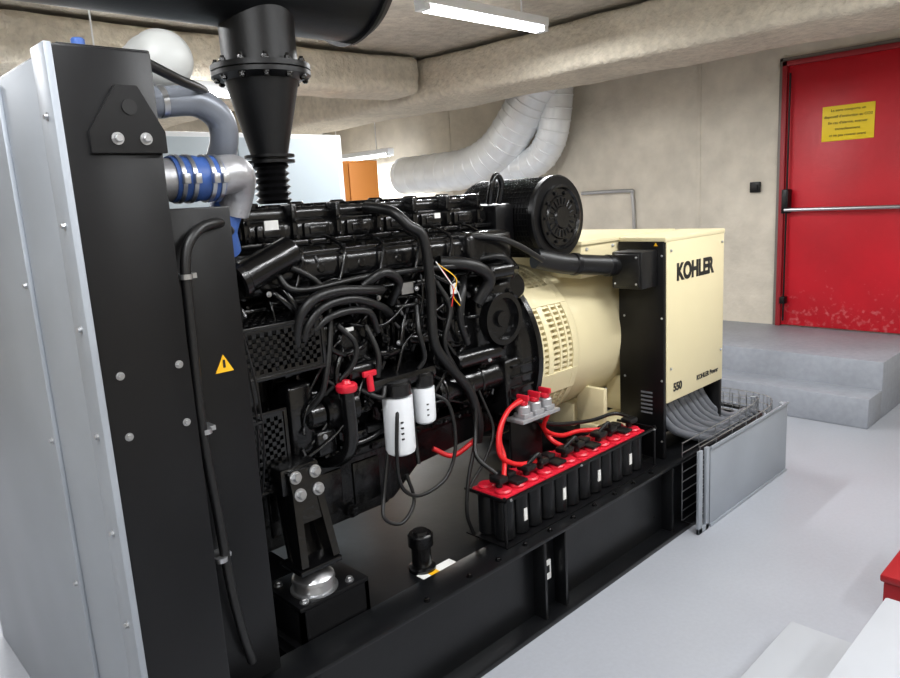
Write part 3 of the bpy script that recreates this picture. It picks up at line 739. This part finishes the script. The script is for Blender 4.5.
for p in([(1.92,1.76,.60),(1.97,1.80,.65),(1.98,1.83,.72),(2.03,1.84,.80),(2.10,1.84,.835),(2.15,1.84,.84)],
         [(2.14,1.76,.60),(2.02,1.77,.615),(1.94,1.79,.67),(1.96,1.81,.76),(2.04,1.83,.82),(2.12,1.83,.84)],
         [(2.32,1.78,.60),(2.31,1.83,.62),(2.30,1.86,.66),(2.28,1.87,.72),(2.27,1.84,.80)],
         [(2.6,1.78,.60),(2.5,1.83,.61),(2.38,1.84,.62),(2.27,1.84,.68),(2.25,1.80,.76)],
         [(1.96,1.94,.70),(1.85,1.96,.66),(1.78,2.0,.70)]): addtube(bm,p,.010,10)
mk('red_leads',bm,REDC,bc,True,60)
bm=bmesh.new()
for p in([(1.90,1.78,.61),(1.86,1.84,.68),(1.90,1.88,.76),(1.92,1.89,.85)],[(2.06,1.76,.605),(2.10,1.74,.64),(2.14,1.76,.605)],[(2.30,1.76,.605),(2.345,1.74,.64),(2.39,1.76,.605)],[(2.55,1.76,.605),(2.59,1.74,.64),(2.64,1.76,.605)],[(2.8,1.76,.61),(2.78,1.83,.62),(2.6,1.84,.63),(2.35,1.84,.68),(2.2,1.86,.74)]): addtube(bm,p,.009,10)
mk('black_leads',bm,BLKM,bc,True,60)
bi=empty('battery_isolator')
bm=bmesh.new();addbox(bm,(2.08,2.32),(1.79,1.88),(.755,.77),.003)
for x in(2.13,2.20,2.27): addcyl(bm,(x,1.83,.77),(x,1.83,.82),.028,20,0,.005);addbox(bm,(x-.028,x+.028),(1.80,1.86),(.77,.79),.004)
mk('bodies',bm,ALU,bi,True)
bm=bmesh.new()
for x in(2.13,2.20,2.27): addcyl(bm,(x,1.83,.82),(x,1.83,.84),.020,16,0,.004);addbox(bm,(x-.006,x+.006),(1.80,1.86),(.84,.862),.003)
mk('red_knobs',bm,RED,bi,True)
box('isolator_bracket',BLKS,(2.10,2.30),(1.875,1.887),(.345,.755),bi)
# ---------------------------------------------------------------- background items
ca=empty('electrical_cabinet')
box('carcass',CABL,(1.55,3.16),(4.32,4.9),(0,2.14),ca,bev=.006)
bm=bmesh.new()
for i in range(2): addbox(bm,(1.57+.775*i,2.335+.775*i),(4.305,4.32),(.05,2.11),.003)
mk('doors',bm,CABW,ca,True)
cyl('handle',BLKS,(2.29,4.29,1.1),(2.29,4.29,1.25),.012,ca)
oc=empty('storage_cupboard')
box('carcass',ORG,(3.45,4.1),(5.1,5.5),(0,2.02),oc,bev=.004)
box('door_panel',ORG,(3.47,3.77),(5.085,5.1),(.03,2.0),oc,bev=.004);box('door_panel_b',ORG,(3.78,4.08),(5.085,5.1),(.03,2.0),oc,bev=.004)
vd=empty('ventilation_duct')
def spiral(nm,pts,r):
    bm=bmesh.new();addtube(bm,pts,r,32,n=10)
    P=smoothpath(pts,10)
    for i in range(1,len(P)-1,3):
        t=(P[i+1]-P[i-1]).normalized();addlathe(bm,P[i]-t*.012,t,[(0,r),(.006,r+.006),(.014,r+.006),(.02,r)],32)
    mk(nm,bm,GALVD,vd,True,50)
spiral('main_duct',[(5.95,6.9,1.96),(5.95,6.3,1.96),(5.95,5.75,1.98),(5.95,5.35,2.12),(5.95,5.05,2.38),(5.95,4.85,2.62),(5.95,4.6,2.9)],.22)
spiral('branch_duct',[(6.1,6.9,1.94),(6.1,5.6,1.92),(6.1,5.0,1.97),(6.1,4.75,2.16),(6.1,4.65,2.5),(6.1,4.62,2.9)],.16)
pl=empty('equipment_plinth')
box('base_slab',PLINTH,(1.0,2.45),(-.4,.885),(0,.10),pl,bev=.008)
box('upper_block',PLINTH,(1.1,2.37),(-.4,.575),(.10,.35),pl,bev=.008)
tb=empty('toolbox')
box('body',REDT,(2.80,3.25),(.30,.69),(0,.17),tb,bev=.01)
box('lid',REDT,(2.79,3.26),(.29,.70),(.17,.20),tb,bev=.008)
tube('handle',BLKM,[(2.9,.5,.20),(2.9,.5,.245),(3.1,.5,.245),(3.1,.5,.20)],.01,tb)
